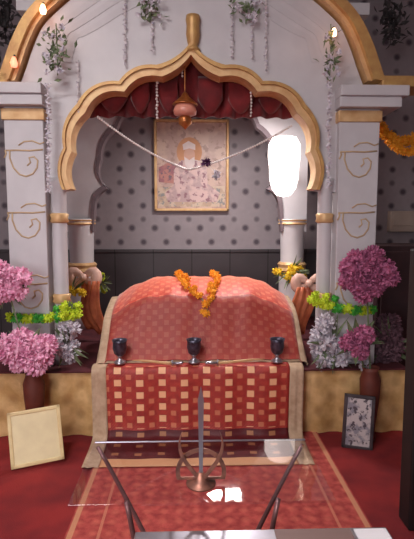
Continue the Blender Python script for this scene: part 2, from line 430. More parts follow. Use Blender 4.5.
# gable outline (left half) and band
def gable(off):
    pts = [(7-off, 84+off*.1), (13-off, 66), (20-off*.95, 46-off*.1), (32-off*.8, 22-off*.3), (50-off*.6, 2-off*.6), (72-off*.5, -18-off*.8), (104-off*.4, -40-off*.9), (146-off*.2, -58-off), (191.5, -72-off*1.1)]
    return pts+[(383-x, y) for x, y in reversed(pts[:-1])]
def smoothc(L, k=4):
    out = []
    n = len(L)
    for i in range(n-1):
        p0, p1, p2, p3 = [Vector(L[max(0, min(n-1, j))]) for j in (i-1, i, i+1, i+2)]
        for s in range(k):
            t = s/k
            out.append(.5*((2*p1)+(-p0+p2)*t+(2*p0-5*p1+4*p2-p3)*t*t+(-p0+3*p1-3*p2+p3)*t**3))
    return out+[Vector(L[-1])]
G0, G1, G2 = smoothc(gable(-14)), smoothc(gable(-7)), smoothc(gable(4))
wall_poly = [(-0+p[0], p[1]) for p in G0]          # left spring .. right spring
ins = [(p.x, p.y) for p in MI]
poly = [(p[0], p[1]) for p in G0]+[(368, 104), (337, 104), (337, 192)]+[(x, y) for x, y in reversed(ins)]+[(47, 192), (47, 104), (15, 104)]
# the inner curve's feet meet the slender columns
b = B(); prism(b, PX(poly, AW), AW, AW+.12); fa = part('front_arch', b, white, palki)
b = B(); ribbon(b, PX(MI, AW), PX(IN, AW), AW-.035, AW+.12); 
part('arch_soffit', b, gold_pale, fa)
b = B(); ribbon(b, PX(OU, AW), PX([(p+(q-p)*.55) for p, q in zip(OU, MI)], AW), AW-.05, AW); part('gold_trim', b, gold, fa)
b = B(); ribbon(b, PX([(p+(q-p)*.55) for p, q in zip(OU, MI)], AW), PX(MI, AW), AW-.03, AW); part('pale_gold_trim', b, gold_pale, fa)
# finial over the apex
b = B(); z0 = at(192, 52, AW).z; z1 = at(192, 16, AW).z; h = z1-z0; xx = at(193, 30, AW).x
lathe(b, [(.052, z0), (.046, z0+.06*h), (.03, z0+.12*h), (.04, z0+.25*h), (.048, z0+.45*h), (.044, z0+.7*h), (.05, z0+.85*h), (.046, z0+.97*h), (0, z1)], (xx, AW-.02, 0)); part('finial', b, gold, fa, True)
# gable band in gold and white mouldings on the spandrels
b = B(); ribbon(b, PX(G2, AW), PX(G1, AW), AW-.10, AW+.14); part('gable_band', b, gold, palki)
b = B(); ribbon(b, PX(G1, AW), PX(smoothc(gable(-11)), AW), AW-.06, AW+.12); part('inner_gable_band', b, gold_pale, palki)
for o1 in (-26, -38, -50):
    q1, q2 = smoothc(gable(o1)), smoothc(gable(o1-7)); n0, n1 = 5, len(q1)-5
    b = B(); ribbon(b, PX(q1[n0:n1], AW), PX(q2[n0:n1], AW), AW-.004, AW); part('spandrel_moulding', b, white2, palki)
# side eaves in gold with white boards
for s, (a, c) in enumerate(((-45, 13), (377, 440))):
    xa, xb = at(a, 83, AW).x, at(c, 83, AW).x; za, zb = at(200, 89, AW).z, at(200, 78, AW).z
    b = B(); bx(b, xa, xb, AW-.1, AW+.14, za, zb, .006); part('eave', b, gold, palki)
# rear arch and columns
RY = 4.6; rcx = 187
ri_h = [(-94, 232), (-92, 205), (-80, 189), (-86, 160), (-70, 128), (-42, 104), (0, 84)]
ri_b = [0, -3, -5, -5, -6, -6, 3]
cx = rcx; RI = full(ri_h, ri_b, 1); RO = full([(x*1.035, y-4) for x, y in ri_h], ri_b, 1)
poly = [(p.x, p.y) for p in RO]
zpl = at(60, 60, RY)
polyw = PX(poly, RY)
lx, rx = at(64, 200, RY).x, at(307, 200, RY).x; topz = 3.0
b = B(); prism(b, [(lx, at(60, 232, RY).z), (lx, topz), (rx, topz), (rx, at(60, 232, RY).z)]+list(reversed(polyw)), RY, RY+.12); ra = part('rear_arch', b, white, palki)
b = B(); ribbon(b, polyw, PX([(p.x, p.y) for p in RI], RY), RY-.01, RY+.10)
part('dark_arch_lining', b, mat('grey_stone_edge', srgb(120, 106, 112), None, 20, .6), ra)
for (a, c) in ((66, 94), (280, 307)):
    xa, xb = at(a, 240, RY).x, at(c, 240, RY).x; r = (xb-xa)/2; cc = ((xa+xb)/2, RY+.06, 0)
    zt = at(80, 222, RY).z; zb = at(80, 268, RY).z
    b = B(); lathe(b, [(r*1.1, PH), (r*1.1, PH+.1), (r*.95, PH+.16), (r*.95, zb-.1), (r*.85, zb+.05), (r*.9, zt-.05), (r*1.02, zt), (r*1.02, zt+.03)], cc, 28)
    rc = part('rear_column', b, white, palki, True)
    for zz, hh in ((zt-.0, .03), (zb, .05)):
        b = B(); lathe(b, [(r*.93, zz-hh), (r*1.07, zz-hh*.6), (r*1.0, zz), (r*1.07, zz+hh*.6), (r*.93, zz+hh)], cc, 28); part('gold_ring', b, gold_pale, rc)
# roof slab joining front and rear arch
b = B(); bx(b, at(12, 60, AW).x, at(374, 60, AW).x, AW+.12, RY+.12, 2.95, 3.03); part('roof_panel', b, white2, palki)
for xa in (lx, rx-.08):
    b = B(); bx(b, xa, xa+.08, PF+.34, RY, 2.62, 2.95); part('side_beam', b, white2, palki)
# fairy bulbs fixed along the gable
for (px, py, m, r) in ((43, 10, lampo, .022), (14, 63, lampo2, .024), (334, 33, lampo, .019)):
    p = at(px, py, AW-.12); b = B(); lathe(b, [(0, -r*1.3), (r*.8, -r), (r, 0), (r*.7, r), (r*.4, r*1.6), (.0, r*1.7)], (0, 0, 0), 12)
    o = part('fairy_bulb', b, m, None, True); o.parent = palki; o.location = p-palki.location
    s = B(); tube(s, [(0, 0, r*1.5), (0, .012, r*2.2), (0, .06, r*2.4)], .006, 6); s_ = obj('bulb_socket', s, leafd); s_.parent = o; s_.location = (0, 0, 0)

# ------------------------------------------------------------ velvet canopy behind the front arch
CY = 3.64
cxl, cxr = at(78, 100, CY).x, at(306, 100, CY).x
zb = at(190, 118, CY).z; zt = 2.93
can = thing('velvet_canopy', 'dark maroon velvet canopy cloth hanging in folds inside the arch', 'canopy', ((cxl+cxr)/2, CY, zt))
b = B(); N = 150; rows = []
for k in range(9):
    v = k/8; row = []
    for i in range(N+1):
        u = i/N
        sw = abs(math.sin(PI*u*5.0))
        z = zt-(zt-zb)*v*(.99+.01*sw)
        y = CY-.025*(.3+v)*math.sin(2*PI*u*14+1.2*math.sin(9*v+u*7))-.02*math.sin(PI*v)*sw
        row.append(b.verts.new((cxl+(cxr-cxl)*u, y, z)))
    rows.append(row)
for a, c in zip(rows, rows[1:]):
    for i in range(N): b.faces.new([a[i], a[i+1], c[i+1], c[i]])
o = part('valance', b, velvet, can, True)
sm = o.modifiers.new('t', 'SOLIDIFY'); sm.thickness = .006
b = B(); bx(b, cxl, cxr, CY+.06, RY-.05, zt-.02, zt); part('canopy_top', b, velvet, can)
for j, (a, c) in enumerate(((100, 128), (132, 150), (160, 178), (198, 222), (228, 252), (258, 282))):
    b = B(); xa, xb = at(a, 90, CY).x, at(c, 90, CY).x; zz = zb+.16; rows = []
    for k in range(7):
        v = k/6; rows.append([b.verts.new((xa+(xb-xa)*i/12, CY-.045-.03*math.sin(PI*v), zz+.12-(.16+.10*math.sin(PI*i/12))*v)) for i in range(13)])
    for p, q in zip(rows, rows[1:]):
        for i in range(12): b.faces.new([p[i], p[i+1], q[i+1], q[i]])
    o = part('swag', b, velvet, can, True); sm = o.modifiers.new('t', 'SOLIDIFY'); sm.thickness = .006

# ceiling lamp tucked under the canopy
lp = Vector((.27, 4.12, 2.50))
t = thing('canopy_lamp', 'bright lamp under the palanquin roof behind the velvet valance', 'lamp', lp)
b = B(); bx(b, lp.x-.19, lp.x+.19, lp.y-.09, lp.y+.09, lp.z+.02, lp.z+.07, .01); part('housing', b, white2, t)
b = B(); bx(b, lp.x-.16, lp.x+.16, lp.y-.07, lp.y+.07, lp.z-.005, lp.z+.02, .008); part('diffuser', b, lampc, t)
b = B(); tube(b, [(lp.x, lp.y, lp.z+.07), (lp.x, lp.y, 2.90)], .008); part('rod', b, steel, t)

# bright lamp at the right of the rear arch
LY = 4.28; lc = at(284, 168, LY)
t = thing('wall_lamp', 'glaring white lamp in front of the right side of the rear arch', 'lamp', lc)
b = B(); h0 = at(284, 197, LY).z-lc.z; h1 = at(284, 136, LY).z-lc.z
lathe(b, [(0, h0), (.06, h0+.012), (.105, h0+.07), (.128, h0+.16), (.13, 0), (.142, h1-.17), (.14, h1-.08), (.105, h1-.015), (0, h1)], lc, 24); part('frosted_shade', b, lampw, t, True)
b = B(); tube(b, [lc+Vector((.0, .10, .05)), lc+Vector((.03, .22, .05)), lc+Vector((.04, RY-LY+.002, .05))], .02); box(b, lc+Vector((.04, RY-LY-.012, .05)), (.1, .02, .14), .005); part('bracket', b, steel, t)

# gold hanging lantern / umbrella at the valance
c = at(185, 108, 3.47)
t = thing('hanging_lantern', 'small copper and gold lantern hanging in front of the maroon velvet', 'lantern', c)
k = 1.0
b = B(); lathe(b, [(0, .115), (.018, .10), (.03, .075), (.085, .03), (.09, .022), (.07, .018), (.0, .02)], c); part('cap', b, brass, t, True)
b = B(); lathe(b, [(.068, .02), (.082, -.02), (.078, -.045), (.03, -.06)], c); part('shade', b, mat('pink_glass', srgb(224, 150, 130), None, 9, .3), t, True)
b = B(); lathe(b, [(.03, -.05), (.05, -.075), (.045, -.11), (.015, -.135), (0, -.15)], c); part('drop', b, brass, t, True)
b = B(); tube(b, [c+Vector((0, 0, .11)), Vector((c.x, c.y, 2.95))], .004, 6); part('chain', b, brass, t)

# framed portrait on the back wall
fx0, fx1 = at(154, 160, YB-.06).x, at(229, 160, YB-.06).x; fz0, fz1 = at(190, 211, YB-.06).z, at(190, 119, YB-.06).z
pc = Vector(((fx0+fx1)/2, YB-.03, (fz0+fz1)/2)); W = fx1-fx0; H = fz1-fz0
t = thing('framed_picture', 'gold-framed pale portrait of a bearded figure hanging on the dotted grey wall', 'picture', (pc.x, YB, pc.z))
b = B(); fw = .028
for (a0, a1, c0, c1) in ((-W/2, W/2, H/2-fw, H/2), (-W/2, W/2, -H/2, -H/2+fw), (-W/2, -W/2+fw, -H/2, H/2), (W/2-fw, W/2, -H/2, H/2)):
    bx(b, pc.x+a0, pc.x+a1, YB-.06, YB-.001, pc.z+c0, pc.z+c1, .006)
part('frame', b, gold_pale, t)
pm = [mottled('painting_ground', srgb(206, 178, 164), srgb(190, 160, 150), srgb(170, 140, 130), 7), mat('painting_halo', srgb(206, 150, 110), None, 9, .6), mat('painting_skin', srgb(214, 170, 150), None, 9, .6),
      mat('painting_beard', srgb(232, 216, 214), None, 9, .6), mottled('painting_robe', srgb(214, 184, 180), srgb(186, 158, 158), srgb(150, 110, 120), 9), mottled('painting_cushion', srgb(188, 130, 120), srgb(160, 104, 112), srgb(120, 100, 110), 12), mottled('painting_floor', srgb(186, 160, 140), srgb(204, 184, 164), srgb(140, 140, 140), 14)]
b = B(); bx(b, pc.x-W/2+.03, pc.x+W/2-.03, YB-.03, YB-.005, pc.z-H/2+.03, pc.z+H/2-.03)
def ell(cx_, cz_, rx_, rz_, mi, d, n=20): prism(b, [(pc.x+cx_*W+rx_*W*math.cos(2*PI*i/n), pc.z+cz_*H+rz_*H*math.sin(2*PI*i/n)) for i in range(n)], YB-.031-d, YB-.03, mi)
def pg(pts, mi, d): prism(b, [(pc.x+x*W, pc.z+z*H) for x, z in pts], YB-.031-d, YB-.03, mi)
pg([(-.45, -.45), (.45, -.45), (.45, -.22), (-.45, -.24)], 6, .0005)
ell(-.03, .15, .17, .16, 1, .001); pg([(-.44, -.18), (-.2, -.2), (-.2, 0), (-.3, .04), (-.44, -.02)], 5, .001)
pg([(-.32, -.4), (.34, -.4), (.38, -.3), (.22, -.2), (.2, -.02), (.08, .06), (-.14, .06), (-.24, -.05), (-.24, -.22), (-.36, -.3)], 4, .0015)
ell(-.03, .12, .075, .08, 2, .002); pg([(-.11, .17), (-.12, .23), (-.04, .27), (.05, .23), (.05, .17), (-.03, .19)], 3, .0025); pg([(-.1, .1), (-.03, .06), (.04, .1), (.04, .02), (-.03, -.07), (-.09, .02)], 3, .0025)
part('painting', b, pm, t)

# beige box on the wall
b = B(); p = at(402, 222, YB); q = at(391, 211, YB-.1); 
bx(b, q.x, q.x+.55, YB-.1, YB-.0005, at(400, 232, YB-.1).z, q.z, .01); bx(b, q.x+.03, q.x+.5, YB-.108, YB-.1, q.z-.16, q.z-.03, .003)
tag(obj('wall_box', b, beige), 'beige rectangular box on the dark patterned wall at the right', 'wall box')

# ------------------------------------------------------------ strands, garlands and bouquets
fl_w = me_of('flower', cluster(.014, 14, .014, .010), petal_w)
def strand(px, y0, y1, Y, label, r=.011, sp=.026, kind='bead', x1=None, m=beadm, group='white flower strands on the arch'):
    a = at(px, y0, Y); c = at(px if x1 is None else x1, y1, Y)
    t = thing('hanging_strand', label, 'garland', a, group)
    n = max(3, int((a-c).length/sp)); b = B(); tube(b, [a+(c-a)*i/4 for i in range(5)], .002, 5); part('string', b, beadm, t)
    b = B()
    for i in range(n+1):
        p = a+(c-a)*i/n+Vector((R.uniform(-.004, .004), 0, 0))
        if kind == 'bead': ball(b, p, r*R.uniform(.8, 1.1), 1)
        else:
            for q in range(6): blade(b, p, rdir(), r*2.0, r*1.3)
            ball(b, p, r*.6, 1)
    part('blooms', b, m, t)
    return t
SY = AW-.03
strand(125, -6, 64, SY, 'long white flower strand at the left of the arch point, from the top edge', .010, .03, 'f', m=petal_w)
strand(152, 18, 50, SY, 'short white flower strand under the left leafy bouquet', .010, .03, 'f', m=petal_w)
strand(232, -4, 56, SY, 'white flower strand just right of the gold finial', .009, .03, 'f', m=petal_w)
strand(252, 26, 58, SY, 'short white flower strand under the right leafy bouquet', .009, .03, 'f', m=petal_w)
strand(266, -6, 70, SY, 'long white flower strand right of the right leafy bouquet', .009, .03, 'f', m=petal_w)
strand(78, 62, 112, SY, 'faint white flower strand beside the left curve of the gold arch', .008, .03, 'f', m=petal_w)
strand(48, 84, 190, PF-.09, 'long white flower strand down the inner edge of the left pier', .014, .03, 'f', m=petal_w)
strand(329, 78, 186, PF-.09, 'long white flower strand down the inner edge of the right pier', .014, .03, 'f', m=petal_w)
strand(157, 60, 118, 3.52, 'white bead strand against the maroon velvet, left of the lantern', .011, .022, group='bead strands on the velvet')
strand(182, 48, 76, 3.52, 'short white bead strand above the hanging lantern', .009, .02, group='bead strands on the velvet')
strand(251, 66, 116, 3.52, 'white bead strand against the maroon velvet at the right', .009, .022, group='bead strands on the velvet')
def bouquet(px, py, rx, ry, Y, label, nl, nf, m=leafm, mf=petal_w, seed=1, name='leafy_bouquet', L=.06):
    c = at(px, py, Y); s = Y/480; t = thing(name, label, 'flowers', c)
    b = B()
    for i in range(nl):
        d = rdir(); p = c+Vector((R.gauss(0, .4)*rx*s, R.uniform(-.025, .02), R.gauss(0, .45)*ry*s))
        blade(b, p, Vector((d.x, d.y*.4-.2, d.z)), L*R.uniform(.6, 1.1), L*.38)
    tube(b, [c+Vector((0, .02, ry*s*.9)), c+Vector((.004, .015, 0)), c+Vector((0, .02, -ry*s*.8))], .004, 5)
    part('leaves', b, m, t)
    if nf:
        b = B()
        for i in range(nf):
            p = c+Vector((R.uniform(-.75, .75)*rx*s, R.uniform(-.045, -.02), R.uniform(-.8, .8)*ry*s))
            for q in range(9): 
                d = rdir(); blade(b, p, Vector((d.x, -abs(d.y)*.7, d.z)), .026, .018)
            ball(b, p, .007, 1)
        part('blossoms', b, mf, t)
    return t
bouquet(149, 10, 16, 11, SY-.01, 'white flowers with green leaves above the left of the arch point', 36, 9)
bouquet(246, 12, 17, 12, SY-.01, 'white flowers with green leaves above the right of the arch point', 36, 9)
bouquet(56, 50, 15, 28, PF-.08, 'tall bunch of green leaves and white flowers above the left pier', 80, 14)
bouquet(331, 52, 9, 30, PF-.10, 'narrow bunch of grey-green leaves above the right pier', 44, 8)
for (px, py, sx_, lab) in ((392, 22, 14, 'dark hanging foliage on the wall beyond the right gable'), (4, 22, 12, 'dark hanging foliage on the wall beyond the left gable')):
    bouquet(px, py, sx_, 24, 4.6, lab, 110, 0, leafd, name='hanging_foliage', L=.1)
for px in (392, 4):
    pass
# swag of beads across the opening
def swag_pts(a, c, sag, n): return [a+(c-a)*(i/n)+Vector((0, 0, -sag*4*(i/n)*(1-i/n))) for i in range(n+1)]
a, mid, c = at(98, 117, 3.50), at(188, 170, 3.50), at(291, 126, 3.50)
for (p, q, lab) in ((a, mid, 'white bead string swagging from the arch left side to the middle'), (mid, c, 'white bead string swagging from the middle to the arch right side')):
    t = thing('bead_swag', lab, 'garland', p, 'bead swags across the arch')
    pts = swag_pts(p, q, .035, 46)
    b = B(); tube(b, pts, .003, 5); part('string', b, beadm, t)
    b = B()
    for v in pts: ball(b, v, .0095, 1)
    part('beads', b, beadm, t)
c = at(209, 167, 3.49)
t = thing('flower_bunch', 'small purple and white flower bunch on the bead swag in front of the portrait', 'flowers', c)
b = B()
for i in range(26): blade(b, c+Vector((-.022, 0, .03)), rdir(), .042, .022)
part('purple_blossom', b, purple, t)
b = B()
for i in range(30): blade(b, c+Vector((.05, -.01, -.055)), rdir(), .042, .024)
ball(b, c+Vector((.05, -.01, -.055)), .018, 1)
part('white_blossom', b, petal_w, t)
b = B(); tube(b, [c+Vector((-.12, .02, .055)), c+Vector((-.02, 0, .03)), c+Vector((.05, -.01, -.05))], .0025, 5); part('thread', b, beadm, t)

# marigold head
def marigold(r):
    b = B(); ball(b, (0, 0, 0), r*.7, 1)
    for i in range(44):
        d = rdir(); blade(b, d*r*.45, d+rdir()*.35, r*.62, r*.42)
    return b
mg = me_of('marigold', marigold(.033), mari); mgy = me_of('yellow_bloom', marigold(.034), petal_y); mgg = me_of('green_bloom', marigold(.034), petal_g); mgl = me_of('lime_bloom', marigold(.034), petal_l)
# pier garlands, green and yellow
for (x0, x1, y0, y1, lab) in ((10, 78, 317, 314, 'green and yellow flower garland tied across the left pier'), (312, 372, 301, 310, 'green and yellow flower garland tied across the right pier')):
    a, c = at(x0, y0, PF-.06), at(x1, y1, PF-.06); t = thing('pompom_garland', lab, 'garland', a, 'green and yellow pier garlands')
    n = 13; pts = swag_pts(a, c, .02, n); b = B(); tube(b, pts, .004, 5); part('string', b, leafm, t)
    for i, p in enumerate(pts):
        left = x0 < 100
        tnear = i/n if left else 1-i/n
        if tnear > .72: k_, me = 'lime_bloom', mgl
        elif i % 4 in (0, 3): k_, me = 'lime_bloom', mgl
        else: k_, me = 'green_bloom', mgg
        inst(k_, me, t, p+Vector((0, 0, R.uniform(-.008, .008))), 1.15)
        if i % 2 and tnear > .6: inst(k_, me, t, p+Vector((R.uniform(-.01, .01), .01, .055)), 1.0)
# orange garland hung at the right beyond the pier
t = thing('marigold_swag', 'orange marigold garland looped beyond the right pier at capital height', 'garland', at(374, 118, 3.85))
pts = swag_pts(at(372, 112, 3.85), at(432, 118, 3.85), .2, 16)+swag_pts(at(376, 122, 3.85), at(436, 130, 3.85), .2, 14)+swag_pts(at(374, 116, 3.87), at(434, 124, 3.87), .17, 12)
b = B(); tube(b, pts[:17], .004, 5); part('string', b, leafm, t)
for p in pts: inst('marigold', mg, t, p+Vector((R.uniform(-.01, .01), R.uniform(-.01, .01), R.uniform(-.01, .01))), 1.25)

# ------------------------------------------------------------ the covered cot (manji) with cloths
def uvgrid(bm, P, UV):
    L = bm.loops.layers.uv.new('UVMap'); vv = [[bm.verts.new(p) for p in r] for r in P]
    for i in range(len(P)-1):
        for j in range(len(P[0])-1):
            f = bm.faces.new([vv[i][j], vv[i][j+1], vv[i+1][j+1], vv[i+1][j]])
            for l, (a, c) in zip(f.loops, ((i, j), (i, j+1), (i+1, j+1), (i+1, j))): l[L].uv = UV[a][c]
def lerp_prof(P, n):
    P = [Vector(p) for p in P]; S = smoothc([tuple(p) for p in P], n); return S
MX = .0
mound = [(4.06, PH+.01), (4.05, .78), (4.0, .98), (3.9, 1.025), (3.72, 1.005), (3.52, .93), (3.45, .83), (3.38, .68), (3.30, .545), (3.275, .515)]
prof = lerp_prof(mound, 5)
def mound_cloth(xl, xr, lift, top_w, drop):
    """rows follow the profile, columns run across; the sides roll down to the plinth"""
    n = 44; cum = [0]
    for p, q in zip(prof, prof[1:]): cum.append(cum[-1]+(q-p).length)
    P, UV = [], []
    for p, s in zip(prof, cum):
        row, uv = [], []
        y, z = p
        for j in range(-5, n+6):
            u = min(1, max(0, j/n)); x = xl+(xr-xl)*u
            e = max(0, min(x-MXL, MXR-x))     # distance in from the side
            fall = (1-min(1, e/.30))**1.3*.14*max(0, min(1, (z-.62)/.30))
            wr = .006*math.sin(23*x+5*y)+.004*math.sin(41*x-17*y)
            zz = z-fall+wr*(.4+.6*(z > .6))+lift
            if j < 0 or j > n:
                k = (-j if j < 0 else j-n)/5
                x += (-1 if j < 0 else 1)*(.02*k+.012*math.sin(k*PI))
                zz = zz+(PH+.012-zz)*k**.9
            row.append((x, y, max(zz, PH+.006))); uv.append((x+1, s-.0))
        P.append(row); UV.append(uv)
    return P, UV
xl, xr = at(109, 320, 3.4).x, at(296, 320, 3.4).x; MXL, MXR = xl, xr
man = thing('covered_cot', 'low cot covered by an orange-red brocade cloth over a cream cloth', 'covered cot', ((xl+xr)/2, 3.6, PH))
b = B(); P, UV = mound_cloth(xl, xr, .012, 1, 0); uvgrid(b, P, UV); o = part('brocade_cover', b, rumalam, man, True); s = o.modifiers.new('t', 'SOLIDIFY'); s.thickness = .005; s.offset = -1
b = B(); P, UV = mound_cloth(xl-.055, xr+.04, -.006, 1, 0); uvgrid(b, P, UV); o = part('cream_undercloth', b, cream, man, True); s = o.modifiers.new('t', 'SOLIDIFY'); s.thickness = .004; s.offset = -1
b = B()
for sx_ in (xl+.08, xr-.08):
    for sy in (3.4, 3.95): lathe(b, [(.03, PH+.001), (.022, PH+.03), (.02, .6), (.03, .64)], (sx_, sy, 0), 12)
bx(b, xl+.06, xr-.06, 3.42, 3.98, .60, .66, .01); part('cot_frame', b, terra, man)

# front cloth over the plinth edge to the carpet
dp = lerp_prof([(3.29, .500), (3.24, .506), (3.19, .500), (3.165, .46), (3.16, .34), (3.155, .20), (3.145, .09), (3.11, .035), (3.0, .020), (2.88, .018), (2.77, .018)], 5)
def front_cloth(xl_, xr_, dy, flare, dz=0):
    n = 60; cum = [0]
    for p, q in zip(dp, dp[1:]): cum.append(cum[-1]+(q-p).length)
    P, UV = [], []
    for (y, z), s in zip(dp, cum):
        row, uv = [], []; k = s/cum[-1]
        for j in range(n+1):
            u = j/n; x = xl_+(xr_-xl_)*u+(u-.5)*2*flare*k
            row.append((x, y+dy+.010*k*(1-k)*4*math.sin(26*u*PI/3), z+dz)); uv.append(((xr_-xl_)*u+.0, s))
        P.append(row); UV.append(uv)
    return P, UV
dxl, dxr = at(106, 400, 3.17).x, at(290, 400, 3.17).x
fc = thing('altar_cloth', 'red brocade front cloth with rows of gold squares falling to the carpet', 'altar cloth', ((dxl+dxr)/2, 3.1, 0))
b = B(); P, UV = front_cloth(dxl, dxr, 0, -.025); uvgrid(b, P, UV); o = part('brocade_panel', b, drapem, fc, True); s = o.modifiers.new('t', 'SOLIDIFY'); s.thickness = .004; s.offset = 1
for (p_, q_) in ((at(91, 400, 3.17).x, dxl), (dxr, at(304, 400, 3.17).x)):
    b = B(); n = 6; P = []; UV = []
    for (y, z), k in zip(dp, range(len(dp))):
        kk = k/len(dp); sg = -1 if p_ < 0 else 1
        P.append([(p_+(q_-p_)*j/n-sg*.02*kk, y+.003+.006*math.sin(j*2), max(z-.002, .0135)) for j in range(n+1)]); UV.append([(j/n, kk) for j in range(n+1)])
    uvgrid(b, P, UV); o = part('cream_border', b, cream, fc, True); s = o.modifiers.new('t', 'SOLIDIFY'); s.thickness = .003; s.offset = 1

# silver cups and kirpans on the ledge
def goblet(c, label, k=1.0):
    t = thing('silver_cup', label, 'cup', c, 'silver cups on the ledge')
    b = B(); lathe(b, [(.045*k, 0), (.05*k, .006), (.045*k, .014), (.018*k, .028), (.014*k, .045), (.028*k, .056)], c); part('foot', b, steel, t, True)
    b = B(); lathe(b, [(.022*k, .052), (.046*k, .070), (.058*k, .11), (.054*k, .145), (.063*k, .165), (.056*k, .163), (.047*k, .145), (.05*k, .11), (.03*k, .075), (0, .07)], c); part('bowl', b, pewter, t, True)
    return t
ly = 3.235
for px, lab in ((120, 'silver footed cup at the left end of the cloth-covered ledge'), (194, 'silver footed cup in the middle of the cloth-covered ledge'), (277, 'silver footed cup at the right end of the cloth-covered ledge')):
    p = at(px, 362, ly); goblet(Vector((p.x, ly, .520)), lab, .85)
def sword(x0, x1, y, z, lab, flip):
    t = thing('curved_sword', lab, 'sword', ((x0+x1)/2, y, z), 'swords on the ledge')
    L = x1-x0; X = lambda u: x0+L*(1-u if flip else u)
    b = B(); pts = [(X(.22+.78*i/12), y, z+.012+.03*math.sin((i/12)**1.4*1.7)*.8) for i in range(13)]
    tube(b, pts, [.010-.008*(i/12)**3 for i in range(13)], 8, .25); part('scabbard', b, gold_pale, t, True)
    b = B(); tube(b, [(X(0), y, z+.014), (X(.04), y, z+.016), (X(.1), y, z+.013), (X(.2), y, z+.014)], [.012, .009, .011, .009], 8); tube(b, [(X(.21), y, z-.008+.002), (X(.21), y, z+.035)], .006, 8); part('hilt', b, steel, t, True)
    return t
xa = [at(p, 362, 3.2).x for p in (132, 183, 205, 265)]
sword(xa[0], xa[1], 3.205, .512, 'curved sword lying on the ledge between the left and middle cups', True)
sword(xa[2], xa[3], 3.205, .512, 'curved sword lying on the ledge between the middle and right cups', False)

# marigold garland over the cover
def surf(x, y):
    for p, q in zip(prof[8:], prof[9:]):
        if q[0] <= y <= p[0]: return q[1]+(p[1]-q[1])*(y-q[0])/max(1e-6, p[0]-q[0])
    return prof[-1][1]
t = thing('marigold_garland', 'orange marigold garland laid in a V over the orange brocade cover', 'garland', at(200, 300, 3.7))
L1 = [(180, 3.92), (180, 3.84), (181, 3.76), (184, 3.68), (187, 3.61), (192, 3.55), (199, 3.50), (206, 3.46)]
L2 = [(213, 3.92), (217, 3.84), (218, 3.76), (217, 3.68), (215, 3.60), (213, 3.53), (210, 3.48), (206, 3.43)]
pts = []
for Lq in (L1, L2):
    for (px, y) in Lq:
        z = surf(0, y)+.034; x = (px-193)/480*y; pts.append(Vector((x, y, z)))
for k, p in enumerate(pts):
    inst('marigold', mg, t, p, 1.0)
    inst('marigold', mg, t, p+Vector((R.uniform(-.035, .035), .02, .012)), .85)
b = B(); tube(b, pts[:8], .003, 5); tube(b, pts[8:], .003, 5); part('string', b, leafm, t)

# ------------------------------------------------------------ satin bows, yellow bunches at the rear columns
def satin(px, py, Y, sg, lab):
    c = at(px, py, Y); t = thing('satin_tie', lab, 'satin drape', c)
    b = B()
    for s in (-1, 1):
        pts = [c+Vector((s*.11*math.sin(PI*i/10)*1.0, -.02, .05*math.sin(2*PI*i/10)+.01*i*.0)) for i in range(11)]
        tube(b, pts, [.02+.03*math.sin(PI*i/10) for i in range(11)], 10, .55)
    ball(b, c+Vector((0, -.035, 0)), .035, 2, .04); part('bow', b, satin_p, t, True)
    b = B()
    for k, (dx, L) in enumerate(((0, .42), (sg*.05, .46), (sg*.095, .52))):
        n = 12; rows = []
        for i in range(n+1):
            v = i/n; cxq = c.x+dx+sg*.10*v*v*(.5+k*.3)+.02*math.sin(6*v+k); w = .03+.02*math.sin(PI*v)
            zq = max(c.z-.03-L*v, PH+.02)
            rows.append([b.verts.new((cxq+w*(j/4-.5)*2, c.y-.02+.012*math.cos(j*2.0+k)-.0*v-.015*k, zq)) for j in range(5)])
        for p, q in zip(rows, rows[1:]):
            for j in range(4): b.faces.new([p[j], p[j+1], q[j+1], q[j]])
    o = part('tail', b, satin_r, t, True); s = o.modifiers.new('t', 'SOLIDIFY'); s.thickness = .004
    return t
satin(84, 277, 4.1, 1, 'peach satin bow with rust tails tied left of the covered cot')
satin(308, 283, 4.1, -1, 'peach satin bow with rust tails tied right of the covered cot')
def bunch(px, py, Y, rx, rz, n, me, nm, lab, sc=1.0, name='flower_bunch', loc=None):
    c = at(px, py, Y); t = thing(name, lab, 'flowers', c)
    for i in range(n):
        a = R.uniform(0, 2*PI); r = math.sqrt(R.random())
        inst(nm, me, t, c+Vector((rx*r*math.cos(a), R.uniform(-.03, .03), rz*r*math.sin(a))), sc*R.uniform(.8, 1.15))
    b = B()
    for i in range(12): 
        d = rdir(); blade(b, c, Vector((d.x, -.2, d.z)), max(rx, rz)*1.3, .03)
    part('leaves', b, leafm, t); return t
bunch(290, 272, 4.4, .14, .07, 16, mgy, 'yellow_bloom', 'bunch of yellow flowers on the rear column right of the cover', 1.15)
bunch(72, 291, 4.0, .12, .05, 12, mgy, 'yellow_bloom', 'bunch of yellow flowers beside the bow on the left', 1.0)
bunch(101, 283, 4.5, .05, .09, 8, mgl, 'lime_bloom', 'small lime flower sprig behind the left edge of the cover', .9)
bunch(70, 309, 3.30, .05, .045, 9, mgl, 'lime_bloom', 'bright yellow-green flower clump at the right end of the left pier garland', 1.0)
pw = me_of('white_bloom', cluster(.05, 70, .045, .03), petal_w)
bunch(68, 346, 3.28, .07, .13, 9, pw, 'white_bloom', 'bunch of white flowers low beside the left slender column', .9)
mauve = me_of('mauve_bloom', cluster(.05, 60, .045, .03), mat('mauve_petal', srgb(120, 84, 96), srgb(84, 56, 66), 20, .8))
bunch(388, 345, 3.42, .09, .20, 18, mauve, 'mauve_bloom', 'dim mauve bunch of flowers at the far right end of the plinth', 1.0)
bunch(366, 366, 3.24, .035, .035, 4, pw, 'white_bloom', 'small white flower head above the right terracotta vase', .6)
bunch(333, 343, 3.28, .13, .17, 20, pw, 'white_bloom', 'large bunch of white flowers low beside the right slender column', .95)

